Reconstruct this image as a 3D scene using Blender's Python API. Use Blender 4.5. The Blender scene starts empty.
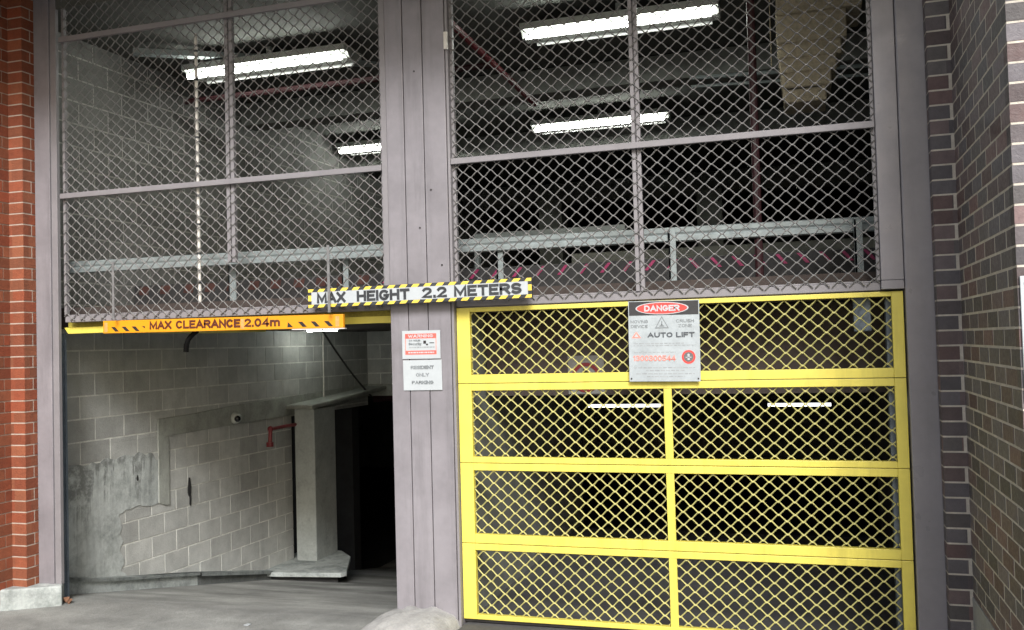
import bpy, math, random
from mathutils import Vector, Matrix, noise
random.seed(11)
S = bpy.context.scene
COL = S.collection
# ------------------------------------------------------------------ camera
F, YAW, PIT, ROL = 930.0, -0.29997804, 0.03128781, -0.02652042
CD, CH = 5.9, 1.87          # distance of the camera in front of the frontage, eye height
def _axes():
    f = Vector((math.sin(YAW)*math.cos(PIT), math.cos(YAW)*math.cos(PIT), math.sin(PIT)))
    r = Vector((math.cos(YAW), -math.sin(YAW), 0)); u = r.cross(f)
    return r*math.cos(ROL)+u*math.sin(ROL), u*math.cos(ROL)-r*math.sin(ROL), f
AX_R, AX_U, AX_F = _axes()
CAM = Vector((0, -CD, CH))
def pl(px, py):
    d = AX_F*F + AX_R*(px-512) + AX_U*(315-py)
    return d.x/d.y, d.z/d.y
def P(px, py, y=0.0):
    """survey point: where the sight line meets the vertical plane at this y"""
    a, b = pl(px, py); D = CD+y
    return Vector((a*D, y, CH+b*D))
WD = 0.0318                                  # the ramp wall leans this much off square
WX0, WY0 = pl(66, 351)[0]*CD*1.08, CD*0.08
def wallx(y): return WX0+WD*(y-WY0)
def W(px, py, off=0.0):
    """survey point on the ramp wall face, off metres proud of it"""
    a, b = pl(px, py)
    D = (WX0+off-WD*(WY0+CD))/(a-WD)
    return Vector((a*D, D-CD, CH+b*D))

# ------------------------------------------------------------------ helpers
def tag(o, label=None, cat=None, group=None, kind=None):
    if label: o['label'] = label
    if cat: o['category'] = cat
    if group: o['group'] = group
    if kind: o['kind'] = kind
    return o
def thing(name, loc, label, cat, group=None):
    o = bpy.data.objects.new(name, None); COL.objects.link(o)
    o.location = loc; o.empty_display_size = .1
    return tag(o, label, cat, group)
def offset_of(parent):
    v = Vector((0, 0, 0))
    while parent: v += Vector(parent.location); parent = parent.parent
    return v
class MB:
    def __init__(s): s.v, s.f, s.c = [], [], []
    def poly(s, pts, faces, col=None):
        n = len(s.v); s.v += [Vector(p) for p in pts]
        for f in faces:
            s.f.append([n+i for i in f]); s.c.append(col)
    def box(s, x0, x1, y0, y1, z0, z1, col=None):
        s.poly([(x0,y0,z0),(x1,y0,z0),(x1,y1,z0),(x0,y1,z0),(x0,y0,z1),(x1,y0,z1),(x1,y1,z1),(x0,y1,z1)],
               [(0,3,2,1),(4,5,6,7),(0,1,5,4),(1,2,6,5),(2,3,7,6),(3,0,4,7)], col)
    def obox(s, c, ux, uy, uz, col=None):
        c, ux, uy, uz = map(Vector, (c, ux, uy, uz))
        pts = [c+ux*a+uy*b+uz*d for d in (-.5,.5) for a, b in ((-.5,-.5),(.5,-.5),(.5,.5),(-.5,.5))]
        s.poly(pts, [(0,3,2,1),(4,5,6,7),(0,1,5,4),(1,2,6,5),(2,3,7,6),(3,0,4,7)], col)
    def bar(s, a, b, w, t, up=(0,0,1), col=None):
        a, b = Vector(a), Vector(b); d = b-a
        n = d.cross(Vector(up))
        if n.length < 1e-6: n = d.cross(Vector((0,1,0)))
        n.normalize(); m = n.cross(d).normalized()
        s.obox((a+b)/2, d, n*t, m*w, col)
    def prism(s, pts, d, col=None):
        """outline pts extruded by vector d"""
        pts = [Vector(p) for p in pts]; d = Vector(d); n = len(pts)
        s.poly(pts+[p+d for p in pts], [tuple(range(n)), tuple(range(2*n-1, n-1, -1))] +
               [(i, n+i, n+(i+1) % n, (i+1) % n) for i in range(n)], col)
    def tube(s, path, r, n=8, col=None, caps=True):
        path = [Vector(p) for p in path]; rings = []
        for i, p in enumerate(path):
            d = (path[min(i+1, len(path)-1)]-path[max(i-1, 0)]).normalized()
            a = d.cross(Vector((0,0,1)))
            if a.length < .05: a = d.cross(Vector((0,1,0)))
            a.normalize(); b = d.cross(a)
            rings.append([p+(a*math.cos(t)+b*math.sin(t))*r for t in [2*math.pi*k/n for k in range(n)]])
        pts = [q for R in rings for q in R]; fs = []
        for i in range(len(path)-1):
            for k in range(n):
                fs.append((i*n+k, i*n+(k+1) % n, (i+1)*n+(k+1) % n, (i+1)*n+k))
        if caps: fs += [tuple(range(n-1, -1, -1)), tuple(range((len(path)-1)*n, len(path)*n))]
        s.poly(pts, fs, col)
    def build(s, name, m, parent=None, bevel=0, smooth=False, origin=None, kind=None):
        me = bpy.data.meshes.new(name)
        o = bpy.data.objects.new(name, me); COL.objects.link(o)
        if parent: o.parent = parent; off = offset_of(parent)
        else:
            if origin is None:
                lo = [min(v[i] for v in s.v) for i in range(3)]; hi = [max(v[i] for v in s.v) for i in range(3)]
                origin = ((lo[0]+hi[0])/2, (lo[1]+hi[1])/2, lo[2])
            off = Vector(origin); o.location = off
        me.from_pydata([tuple(v-off) for v in s.v], [], s.f); me.validate(); 
        if any(c is not None for c in s.c) and len(me.polygons) == len(s.c):
            at = me.color_attributes.new('tint', 'FLOAT_COLOR', 'CORNER')
            for p in me.polygons:
                c = s.c[p.index] or (.5,.5,.5)
                for li in p.loop_indices: at.data[li].color = (c[0], c[1], c[2], 1)
        if smooth:
            for p in me.polygons: p.use_smooth = True
        me.materials.append(m)
        if bevel:
            b = o.modifiers.new('edge', 'BEVEL'); b.width = bevel; b.segments = 2; b.limit_method = 'ANGLE'
        if kind: o['kind'] = kind
        return o

# ------------------------------------------------------------------ materials
MATS = {}
def mat(name, col, rough=.6, metal=0.0, var=.15, scale=6.0, bump=.0, bscale=60.0, tint=False, dirt=None, emit=None, estr=0, spec=.5, streak=0, mottle=0):
    if name in MATS: return MATS[name]
    m = bpy.data.materials.new(name); m.use_nodes = True; nt = m.node_tree; N = nt.nodes; L = nt.links
    b = N['Principled BSDF']; b.inputs['Roughness'].default_value = rough; b.inputs['Metallic'].default_value = metal
    b.inputs['Specular IOR Level'].default_value = spec
    tc = N.new('ShaderNodeTexCoord')
    geo = N.new('ShaderNodeNewGeometry')
    def nz(sc, det=6, ro=.6, vec=None):
        n = N.new('ShaderNodeTexNoise'); n.inputs['Scale'].default_value = sc; n.inputs['Detail'].default_value = det
        n.inputs['Roughness'].default_value = ro; L.new(vec or geo.outputs['Position'], n.inputs['Vector']); return n.outputs['Fac']
    def ramp(f, lo, hi, a, c):
        r = N.new('ShaderNodeMapRange'); r.inputs['From Min'].default_value = lo; r.inputs['From Max'].default_value = hi
        r.inputs['To Min'].default_value = a; r.inputs['To Max'].default_value = c; L.new(f, r.inputs['Value']); return r.outputs['Result']
    def mul(c, f):
        x = N.new('ShaderNodeVectorMath'); x.operation = 'SCALE'; L.new(c, x.inputs[0]); L.new(f, x.inputs['Scale']); return x.outputs[0]
    if tint:
        a = N.new('ShaderNodeAttribute'); a.attribute_name = 'tint'; base = a.outputs['Color']
    else:
        r = N.new('ShaderNodeRGB'); r.outputs[0].default_value = (*col, 1); base = r.outputs[0]
    if var:
        base = mul(base, ramp(nz(scale), .3, .7, 1-var, 1+var))
        base = mul(base, ramp(nz(scale*9, 3), .3, .7, 1-var*.5, 1+var*.5))
    if mottle:
        base = mul(base, ramp(nz(1.1, 8, .7), .35, .62, 1-mottle, 1.08))
    if streak:
        mp = N.new('ShaderNodeMapping'); mp.inputs['Scale'].default_value = (9, 9, .7); L.new(geo.outputs['Position'], mp.inputs['Vector'])
        base = mul(base, ramp(nz(1.0, 8, .7, mp.outputs[0]), .5, .72, 1, 1-streak))
    if dirt:
        dc, lo, hi, sc, amt = dirt
        mx = N.new('ShaderNodeMix'); mx.data_type = 'RGBA'
        L.new(ramp(nz(sc, 10, .72), lo, hi, 0, amt), mx.inputs[0]); L.new(base, mx.inputs[6]); mx.inputs[7].default_value = (*dc, 1)
        base = mx.outputs[2]
    L.new(base, b.inputs['Base Color'])
    L.new(ramp(nz(scale*2.3, 4), .3, .7, max(rough-.12, .03), min(rough+.12, 1)), b.inputs['Roughness'])
    if bump:
        bp = N.new('ShaderNodeBump'); bp.inputs['Strength'].default_value = bump; bp.inputs['Distance'].default_value = .01
        L.new(nz(bscale, 6, .65), bp.inputs['Height']); L.new(bp.outputs[0], b.inputs['Normal'])
    if emit:
        b.inputs['Emission Color'].default_value = (*emit, 1); b.inputs['Emission Strength'].default_value = estr
    MATS[name] = m; return m
M_paint = mat('mauve_grey_paint', (.225,.213,.228), .42, var=.07, mottle=.12, scale=2.2, bump=.2, bscale=9, dirt=((.12,.11,.10), .60, .80, 4, .45), streak=.25)
M_paint2 = mat('mauve_grey_paint_old', (.215,.205,.214), .55, var=.08, scale=4, bump=.1, bscale=20, dirt=((.2,.18,.17), .58, .78, 7, .4))
M_paintr = mat('grey_paint_gloss', (.235,.228,.246), .36, mottle=.12, var=.06, scale=2.5, bump=.1, bscale=12, dirt=((.17,.16,.16), .62, .8, 6, .35), streak=.1)
M_mesh = mat('grey_mesh_paint', (.19,.186,.182), .55, var=.12, scale=9)
M_yel = mat('yellow_paint', (.70,.605,.105), .42, var=.06, scale=2.5, bump=.12, bscale=18, dirt=((.30,.25,.12), .60, .80, 3.1, .55), streak=.22)
M_yelm = mat('yellow_mesh_paint', (.50,.47,.18), .5, var=.1, scale=9, dirt=((.32,.28,.15), .6, .75, 5, .4))
M_or = mat('orange_yellow_sign_face', (.72,.30,.010), .4, var=.04, scale=6)
M_black = mat('black_lettering', (.02,.018,.018), .5, var=.2)
M_grey = mat('worn_black_lettering', (.032,.036,.04), .55, var=.4, scale=14)
M_dash = mat('small_grey_print', (.30,.32,.33), .6, var=.2, scale=30)
M_white = mat('white_sign_face', (.43,.465,.48), .4, var=.04, scale=10)
M_sil = mat('brushed_pale_sign_face', (.40,.445,.465), .35, .15, var=.12, scale=7)
M_red = mat('red_print', (.72,.06,.05), .45, var=.1)
M_redf = mat('faded_red_print', (.82,.25,.20), .5, var=.25, scale=40)
M_ystripe = mat('yellow_stripe_print', (.85,.62,.09), .45, var=.12, scale=20)
M_galv = mat('galvanised_steel', (.30,.345,.345), .5, .3, var=.18, scale=12, dirt=((.3,.33,.33), .5, .7, 14, .5))
M_galvd = mat('dull_blue_grey_steel', (.13,.16,.19), .55, .3, var=.2, scale=10)
M_brick = mat('red_brick', (.3,.07,.03), .85, tint=True, var=.12, scale=22, bump=.5, bscale=90)
M_mort = mat('cream_mortar', (.42,.35,.29), .95, var=.12, scale=14, bump=.6, bscale=110)
M_dbrick = mat('dark_brick', (.1,.08,.08), .55, tint=True, var=.14, scale=22, bump=.4, bscale=90)
M_dmort = mat('grey_cream_mortar', (.56,.52,.45), .95, var=.15, scale=14, bump=.6, bscale=110)
M_block = mat('grey_concrete_block', (.25,.25,.235), .9, tint=True, var=.12, scale=7, bump=.5, bscale=70, mottle=.16, streak=.12)
M_bmort = mat('pale_block_mortar', (.66,.67,.62), .95, var=.2, scale=9, bump=.5, bscale=80)
M_conc = mat('concrete_render', (.50,.535,.515), .9, var=.16, scale=3.5, bump=.5, bscale=35, dirt=((.10,.115,.105), .47, .70, 2.4, .75), streak=.35)
M_band = mat('concrete_band', (.33,.345,.31), .9, var=.16, scale=5, bump=.5, bscale=40, dirt=((.12,.13,.11), .5, .72, 4, .6), streak=.2)
M_col = mat('concrete_column', (.38,.41,.39), .85, var=.16, scale=4, bump=.4, bscale=30, dirt=((.13,.14,.13), .52, .72, 5, .55))
M_kerb = mat('kerb_concrete', (.41,.445,.43), .9, var=.18, scale=5, bump=.6, bscale=40, dirt=((.10,.12,.11), .46, .66, 3.5, .75), streak=.2)
M_pale = mat('pale_rough_concrete', (.35,.35,.335), .9, var=.16, scale=9, bump=.9, bscale=28, dirt=((.2,.21,.18), .55, .72, 8, .6))
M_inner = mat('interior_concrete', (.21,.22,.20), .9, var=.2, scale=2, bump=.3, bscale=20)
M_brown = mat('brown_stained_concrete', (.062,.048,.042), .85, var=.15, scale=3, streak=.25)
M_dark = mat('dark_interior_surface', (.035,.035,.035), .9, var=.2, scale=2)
M_redp = mat('red_pipe_paint', (.20,.022,.028), .4, var=.15)
M_dredp = mat('dark_red_pipe_paint', (.028,.004,.006), .6, var=.15)
M_house = mat('fitting_white_enamel', (.42,.44,.41), .5, var=.08)
M_tube = mat('lit_tube', (.9,.9,.9), .4, var=0, emit=(.98,1,.93), estr=20)
M_tubeb = mat('lit_tube_basement', (.9,.9,.9), .4, var=0, emit=(.97,.98,1), estr=2.2)
M_tubeoff = mat('dim_tube', (.8,.82,.78), .3, var=0, emit=(.95,1,.93), estr=.16)
M_beige = mat('beige_duct_wrap', (.46,.40,.29), .9, var=.3, scale=30, bump=.6, bscale=60)
M_pink = mat('pink_stripe_paint', (.42,.05,.15), .5, var=.2, scale=20)
M_brst = mat('faded_brown_red_paint', (.10,.042,.034), .7, var=.3, scale=9)
M_leaf = mat('dry_leaf', (.13,.06,.03), .8, var=.3, scale=40)
M_lens = mat('dark_lens_glass', (.01,.01,.012), .08, var=0)
M_pwhite = mat('aged_white_paint', (.60,.58,.53), .5, var=.12, scale=18)
M_cable = mat('black_cable', (.025,.025,.025), .6, var=.1)

def ground_mat(name, col, warm):
    m = mat(name, col, .88, var=.14, scale=2.2, bump=.55, bscale=55, mottle=.2)
    nt = m.node_tree; N = nt.nodes; L = nt.links; b = N['Principled BSDF']
    src = b.inputs['Base Color'].links[0].from_socket
    geo = N.new('ShaderNodeNewGeometry')
    # darker tyre tracks that run into the ramp, and fine speckle
    mp = N.new('ShaderNodeMapping'); mp.inputs['Rotation'].default_value = (0, 0, .95); mp.inputs['Scale'].default_value = (.28, 1.25, 1)
    L.new(geo.outputs['Position'], mp.inputs['Vector'])
    n = N.new('ShaderNodeTexNoise'); n.inputs['Scale'].default_value = 1.1; n.inputs['Detail'].default_value = 5; n.inputs['Roughness'].default_value = .5; n.inputs['Distortion'].default_value = .6
    L.new(mp.outputs[0], n.inputs['Vector'])
    r = N.new('ShaderNodeMapRange'); r.inputs['From Min'].default_value = .42; r.inputs['From Max'].default_value = .62
    r.inputs['To Min'].default_value = 1.12; r.inputs['To Max'].default_value = .56; L.new(n.outputs['Fac'], r.inputs['Value'])
    x = N.new('ShaderNodeVectorMath'); x.operation = 'SCALE'; L.new(src, x.inputs[0]); L.new(r.outputs[0], x.inputs['Scale'])
    v = N.new('ShaderNodeTexNoise'); v.inputs['Scale'].default_value = 170; v.inputs['Detail'].default_value = 2
    L.new(geo.outputs['Position'], v.inputs['Vector'])
    r2 = N.new('ShaderNodeMapRange'); r2.inputs['From Min'].default_value = .3; r2.inputs['From Max'].default_value = .75
    r2.inputs['To Min'].default_value = .8; r2.inputs['To Max'].default_value = 1.3; L.new(v.outputs['Fac'], r2.inputs['Value'])
    y = N.new('ShaderNodeVectorMath'); y.operation = 'SCALE'; L.new(x.outputs[0], y.inputs[0]); L.new(r2.outputs[0], y.inputs['Scale'])
    L.new(y.outputs[0], b.inputs['Base Color'])
    return m
M_ground = ground_mat('driveway_concrete', (.25,.257,.24), 0)

# ------------------------------------------------------------------ lettering
def _arc(cx, cy, rx, ry, a0, a1, n=8):
    return [(cx+rx*math.cos(math.radians(a0+(a1-a0)*k/n)), cy+ry*math.sin(math.radians(a0+(a1-a0)*k/n))) for k in range(n+1)]
O_ = _arc(.5,.5,.5,.5,90,450,18)
GL = {  # strokes in a unit box, and the width of the letter
 'A': (.95, [[(0,0),(.5,1),(1,0)], [(.2,.32),(.8,.32)]]), 'B': (.8, [[(0,0),(0,1),(.6,1)]+_arc(.6,.76,.36,.24,90,-90)+[(0,.52)], [(.6,.52)]+_arc(.6,.26,.4,.26,90,-90)+[(0,0)]]),
 'C': (.85, [_arc(.5,.5,.5,.5,48,312,14)]), 'D': (.85, [[(0,0),(0,1),(.45,1)]+_arc(.45,.5,.55,.5,90,-90,10)+[(0,0)]]),
 'E': (.72, [[(1,1),(0,1),(0,0),(1,0)], [(0,.52),(.85,.52)]]), 'F': (.7, [[(1,1),(0,1),(0,0)], [(0,.5),(.85,.5)]]),
 'G': (.88, [_arc(.5,.5,.5,.5,48,330,14)+[(1,.45),(.58,.45)]]), 'H': (.82, [[(0,0),(0,1)], [(1,0),(1,1)], [(0,.52),(1,.52)]]),
 'I': (.0, [[(.5,0),(.5,1)]]), 'K': (.82, [[(0,0),(0,1)], [(1,1),(0,.42)], [(.3,.6),(1,0)]]), 'L': (.68, [[(0,1),(0,0),(1,0)]]),
 'M': (1.05, [[(0,0),(0,1),(.5,.12),(1,1),(1,0)]]), 'N': (.82, [[(0,0),(0,1),(1,0),(1,1)]]), 'O': (.9, [O_]),
 'P': (.78, [[(0,0),(0,1),(.58,1)]+_arc(.58,.73,.42,.27,90,-90)+[(0,.46)]]),
 'R': (.82, [[(0,0),(0,1),(.58,1)]+_arc(.58,.75,.4,.25,90,-90)+[(0,.5)], [(.5,.5),(1,0)]]),
 'S': (.78, [_arc(.5,.74,.48,.26,30,270,10)+_arc(.5,.25,.5,.25,90,-150,10)]), 'T': (.8, [[(0,1),(1,1)], [(.5,1),(.5,0)]]),
 'U': (.82, [[(0,1),(0,.4)]+_arc(.5,.4,.5,.4,180,360,8)+[(1,1)]]), 'V': (.9, [[(0,1),(.5,0),(1,1)]]), 'W': (1.25, [[(0,1),(.25,0),(.5,.85),(.75,0),(1,1)]]),
 'X': (.88, [[(0,0),(1,1)], [(0,1),(1,0)]]), 'Y': (.88, [[(0,1),(.5,.48),(1,1)], [(.5,.48),(.5,0)]]), 'Z': (.8, [[(0,1),(1,1),(0,0),(1,0)]]),
 '0': (.7, [O_]), '1': (.3, [[(0,.8),(.8,1),(.8,0)]]), '2': (.7, [_arc(.5,.72,.48,.28,160,-30,8)+[(0,0),(1,0)]]),
 '3': (.7, [_arc(.48,.75,.44,.25,150,-90,9), _arc(.48,.26,.5,.26,90,-150,9)]), '4': (.75, [[(.75,0),(.75,1),(0,.28),(1,.28)]]),
 '5': (.7, [[(.95,1),(.15,1),(.08,.55)]+_arc(.48,.31,.5,.31,120,-150,10)]), '.': (.0, [[(.5,0),(.5,.04)]]),
 'm': (1.1, [[(0,0),(0,.7)], _arc(.25,.5,.25,.2,180,0,6)+[(.5,0)], _arc(.75,.5,.25,.2,180,0,6)+[(1,0)]]),
 'S_': (0, []), 'e': (.6, [[(0,.36),(1,.36)]+_arc(.5,.35,.5,.35,0,310,10)]), 'c': (.6, [_arc(.5,.35,.5,.35,50,310,10)]),
 'u': (.58, [[(0,.7),(0,.28)]+_arc(.5,.28,.5,.28,180,360,6)+[(1,.7)], [(1,.7),(1,0)]]), 'r': (.35, [[(0,0),(0,.7)], _arc(.6,.4,.6,.3,180,90,5)]),
 'i': (.0, [[(.5,0),(.5,.7)], [(.5,.92),(.5,1)]]), 't': (.4, [[(.4,1),(.4,.1),(1,0)], [(0,.7),(1,.7)]]), 'y': (.58, [[(0,.7),(.5,0)], [(1,.7),(.4,-.2)]])}
def text_on(name, txt, c, w, h, m, parent, tilt=0.0, depth=.0015, wt=.24, gap=.22):
    """stroke-built raised lettering, centre c, w wide and h high, facing -y; wt is the stroke weight as a share of h"""
    x = 0; items = []
    for ch in txt:
        if ch == ' ': x += .55; continue
        gw, st = GL[ch]; items.append((x, gw, st)); x += gw+gap+wt*.55
    tot = x-gap-wt*.55
    kx = (w-wt*h)/tot; hh = h*(1-wt); W_ = wt*h; mb = MB(); n = 0
    ca, sa = math.cos(tilt), math.sin(tilt)
    def T(a, b, d): return Vector((c[0]+a*ca-b*sa, c[1]-d, c[2]+a*sa+b*ca))
    for x0, gw, sts in items:
        for st in sts:
            pts = [((x0+px_*gw)*kx-(w-W_)/2 if gw else x0*kx-(w-W_)/2, py_*hh-hh/2) for px_, py_ in st]
            # a ribbon with mitred joints, closed when the stroke closes
            cl = len(pts) > 3 and abs(pts[0][0]-pts[-1][0]) < 1e-6 and abs(pts[0][1]-pts[-1][1]) < 1e-6
            Lf, Rt = [], []; N = len(pts)
            for k in range(N):
                pa = pts[k-1] if k else (pts[-2] if cl else pts[k]); pb = pts[k+1] if k < N-1 else (pts[1] if cl else pts[k])
                q = pts[k]
                d1 = Vector((q[0]-pa[0], q[1]-pa[1])); d2 = Vector((pb[0]-q[0], pb[1]-q[1]))
                if d1.length < 1e-9: d1 = d2.copy(); 
                if d2.length < 1e-9: d2 = d1.copy()
                d1.normalize(); d2.normalize()
                if k == 0 and not cl: q = (q[0]-d2.x*W_*.5, q[1]-d2.y*W_*.5)
                if k == N-1 and not cl: q = (q[0]+d1.x*W_*.5, q[1]+d1.y*W_*.5)
                n1 = Vector((-d1.y, d1.x)); n2 = Vector((-d2.y, d2.x)); mm = n1+n2
                if mm.length < .3: mm = n1
                mm.normalize(); l = min(1/max(mm.dot(n1), .45), 2.0)*W_/2
                Lf.append((q[0]+mm.x*l, q[1]+mm.y*l)); Rt.append((q[0]-mm.x*l, q[1]-mm.y*l))
            d = depth*.4+.0003*n; n += 1
            P_ = [T(*a, d) for a in Lf]+[T(*a, d) for a in Rt]+[T(*a, -.0006) for a in Lf]+[T(*a, -.0006) for a in Rt]
            fs = []
            for k in range(N-1):
                fs += [(k, N+k, N+k+1, k+1), (k, k+1, 2*N+k+1, 2*N+k), (N+k, 3*N+k, 3*N+k+1, N+k+1)]
            if not cl: fs += [(0, 2*N, 3*N, N), (N-1, 2*N-1, 4*N-1, 3*N-1)]
            mb.poly(P_, fs)
    return mb.build(name, m, parent)

# ------------------------------------------------------------------ masonry
def red(): 
    k = random.uniform(.75, 1.15); t = random.random()
    return (.23*k, (.056+.022*t)*k, (.024+.013*t)*k)
def dark():
    k = random.uniform(.7, 1.3)
    c = random.choice([(.092,.068,.068),(.10,.075,.076),(.082,.075,.082),(.108,.070,.068),(.092,.078,.082),(.08,.074,.08),(.086,.078,.078)])
    return tuple(v*k*1.15 for v in c)
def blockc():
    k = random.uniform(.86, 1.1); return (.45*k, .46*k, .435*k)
def masonry(bricks, mort, o, u, L, n, z0, z1, course, bl, joint, colf, phase=0, zref=None, depth=.05, inset=.004, pattern=None, vj=None, stagger=.5, skip=None):
    """a face of bricks: o start (x,y), u direction, n outward normal, L length. bricks stand inset proud of the mortar"""
    o = Vector((o[0], o[1], 0)); u = Vector((u[0], u[1], 0)).normalized(); n = Vector((n[0], n[1], 0)).normalized()
    if zref is None: zref = z0
    k0 = math.floor((z0-zref)/course); k1 = math.ceil((z1-zref)/course)
    for k in range(k0, k1):
        a = max(zref+k*course+joint/2, z0); b = min(zref+(k+1)*course-joint/2, z1)
        if b-a < .012: continue
        if pattern:
            spans = []; x = 0
            for w in pattern[k % len(pattern)]: spans.append((x, x+w)); x += w
        else:
            st = -bl*stagger*((k+phase) % 2); spans = []
            while st < L: spans.append((st, st+bl)); st += bl
        for s0, s1 in spans:
            s0 = max(s0, 0) + ((vj or joint)/2 if s0 > 0.001 else 0); s1 = min(s1, L) - ((vj or joint)/2 if s1 < L-.001 else 0)
            if s1-s0 < .012: continue
            if skip and skip((s0+s1)/2, (a+b)/2): continue
            j = random.uniform(-.0008, .0008)
            bricks.obox(o+u*(s0+s1)/2+Vector((0,0,(a+b)/2))-n*(depth/2-j), u*(s1-s0), n*depth, Vector((0,0,b-a)), colf())
    mort.obox(o+u*L/2+Vector((0,0,(z0+z1)/2))-n*(depth/2+inset+.02), u*(L-.002), n*(depth+.04-.002), Vector((0,0,z1-z0-.001)))

ZT = 4.74       # soffit of the recess over the driveway doors
YF = -0.118     # face of the small piers
XRI = P(961,300,YF).x; XRL = P(937,300,YF).x
YRO = XRI/pl(1018,300)[0]-CD        # how far the building front stands forward
XLI = P(10,300,YF).x; XLR = P(24,300,YF).x
C = .086
# --- red brick pier on the left
t = thing('brick_pier', (XLI, YF, 0), 'red brick pier with cream mortar beside the left post', 'brick pier')
b, m = MB(), MB()
zl = P(18, 150+35/3.94, YF).z
ztop = P(18,590,YF).z
w1 = XLR-XLI
masonry(b, m, (XLI, YF), (1,0), w1, (0,-1), ztop, ZT, C, .24, .010, red, zref=zl, pattern=[[w1],[w1]])
masonry(b, m, (XLR, YF), (0,1), .17, (1,0), ztop, ZT, C, .24, .010, red, zref=zl, pattern=[[.17],[.082,.088]], depth=w1*.8)
masonry(b, m, (XLI, YRO), (0,1), YF-YRO, (1,0), ztop-.1, ZT, C, .25, .010, red, zref=zl, depth=.08)
masonry(b, m, (XLI-3.2, YRO), (1,0), 3.2, (0,-1), -.3, ZT, C, .25, .010, red, zref=zl, depth=.08)
bo = b.build('brickwork', M_brick, t); m.build('mortar', M_mort, t)
# --- dark brick wall on the right
t = thing('brick_wall', (XRI, YF, 0), 'dark purple brown brick wall with pale mortar, right of the grey post', 'brick wall')
b, m = MB(), MB()
zr = P(950, 360.6, YF).z
w2 = XRI-XRL
masonry(b, m, (XRL, YF), (1,0), w2, (0,-1), -.3, ZT, C, .24, .010, dark, zref=zr, pattern=[[w2-.012],[w2+.02]])
masonry(b, m, (XRL, YF+.2), (0,-1), .2, (-1,0), -.3, ZT, C, .24, .010, dark, zref=zr, pattern=[[.2],[.09,.11]], depth=w2*.8)
zpi = P(976,596,YF).z
Lr = YF-YRO
masonry(b, m, (XRI, YF), (0,-1), Lr, (-1,0), zpi, ZT, C, .25, .013, lambda: tuple(v*1.25 for v in dark()), zref=zr, depth=.08, inset=.0012, vj=.026)
masonry(b, m, (XRI, YRO), (1,0), 3.2, (0,-1), zpi-.2, ZT, C, .25, .010, lambda: tuple(v*.8 for v in dark()), zref=zr, depth=.08)
b.build('brickwork', M_dbrick, t); m.build('mortar', M_dmort, t)
# concrete plinth under the dark bricks
b = MB()
b.box(XRI-.006, XRI+3.2, YRO-.006, YF-.002, -.35, zpi-.004)
tag(b.build('concrete_plinth', M_pale, bevel=.004), 'pale concrete plinth under the dark brick wall at bottom right', 'plinth')

# building above the recess
t = thing('building_facade', (0, YRO, ZT), 'dark brick upper front and soffit over the recessed garage doors, beyond the top edge', 'building')
b, m = MB(), MB()
b.box(XLI-3.2, XRI+3.2, YRO-.002, .35, ZT+.002, ZT+.3); b.build('soffit', mat('soffit_lining', (.12,.115,.115), .8, var=.15), t)
b = MB(); masonry(b, m, (XLI-3.2, YRO-.02), (1,0), XRI-XLI+6.4, (0,-1), ZT, ZT+3.2, C*1.5, .38, .014, dark, depth=.2)
b.build('brickwork', M_dbrick, t); m.build('mortar', M_dmort, t)
b = MB(); b.box(XLI-3.2, XRI+3.2, .35, 17, ZT+.01, ZT+.4)
b.build('roof', M_inner, t)

# ------------------------------------------------------------------ ground
def ramp_z(x, y):
    cross = -.06*max(0, min(1, (-2.3-x)/3.0))
    if y <= -.2: return cross + (-.02*max(0, min(1, (-1.5-y)/4)))
    if x > -2.72: return cross if y < 3.2 else -1.4
    k = max(0, y+.2)
    s = -.203*(y-.3)-.08
    e = min(1, k/.7); e = e*e*(3-2*e)
    return max(cross*(1-e)+s*e, -1.4)
def sheet(name, xs, ys, zf, m, label=None):
    b = MB(); pts = [(x, y, zf(x, y)) for y in ys for x in xs]; nx = len(xs)
    fs = [(j*nx+i, j*nx+i+1, (j+1)*nx+i+1, (j+1)*nx+i) for j in range(len(ys)-1) for i in range(nx-1)]
    b.poly(pts, fs); o = b.build(name, m, kind='structure', smooth=True, origin=(0,0,0)); return o
def lin(a, b, n): return [a+(b-a)*i/n for i in range(n+1)]
sheet('driveway', lin(-60,-6.2,12)+lin(-6,.9,40)+lin(1.2,60,12), lin(-60,-7,12)+lin(-6.5,-.3,20)+[-.2], lambda x, y: ramp_z(x, y)+.004*noise.noise(Vector((x*.9,y*.9,0))), M_ground)
sheet('ramp', lin(-6.1,-2.22,24), lin(-.2,9,60), lambda x, y: ramp_z(min(x,-2.8), y)+(.004*noise.noise(Vector((x*.9,y*.9,0)))), M_ground)
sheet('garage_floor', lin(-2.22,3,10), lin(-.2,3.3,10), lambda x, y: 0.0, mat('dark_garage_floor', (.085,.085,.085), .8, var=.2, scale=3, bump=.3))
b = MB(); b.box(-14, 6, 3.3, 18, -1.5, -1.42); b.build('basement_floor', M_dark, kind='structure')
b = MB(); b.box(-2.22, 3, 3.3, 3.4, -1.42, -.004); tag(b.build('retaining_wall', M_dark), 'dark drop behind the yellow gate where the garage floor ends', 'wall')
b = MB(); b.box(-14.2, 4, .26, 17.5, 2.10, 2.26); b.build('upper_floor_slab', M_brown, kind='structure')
b = MB(); b.box(-6.4, 4, .02, 17.5, 4.62, 4.78); b.build('ceiling', mat('ceiling_concrete', (.085,.09,.08), .9, var=.2, scale=2), kind='structure')

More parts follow.
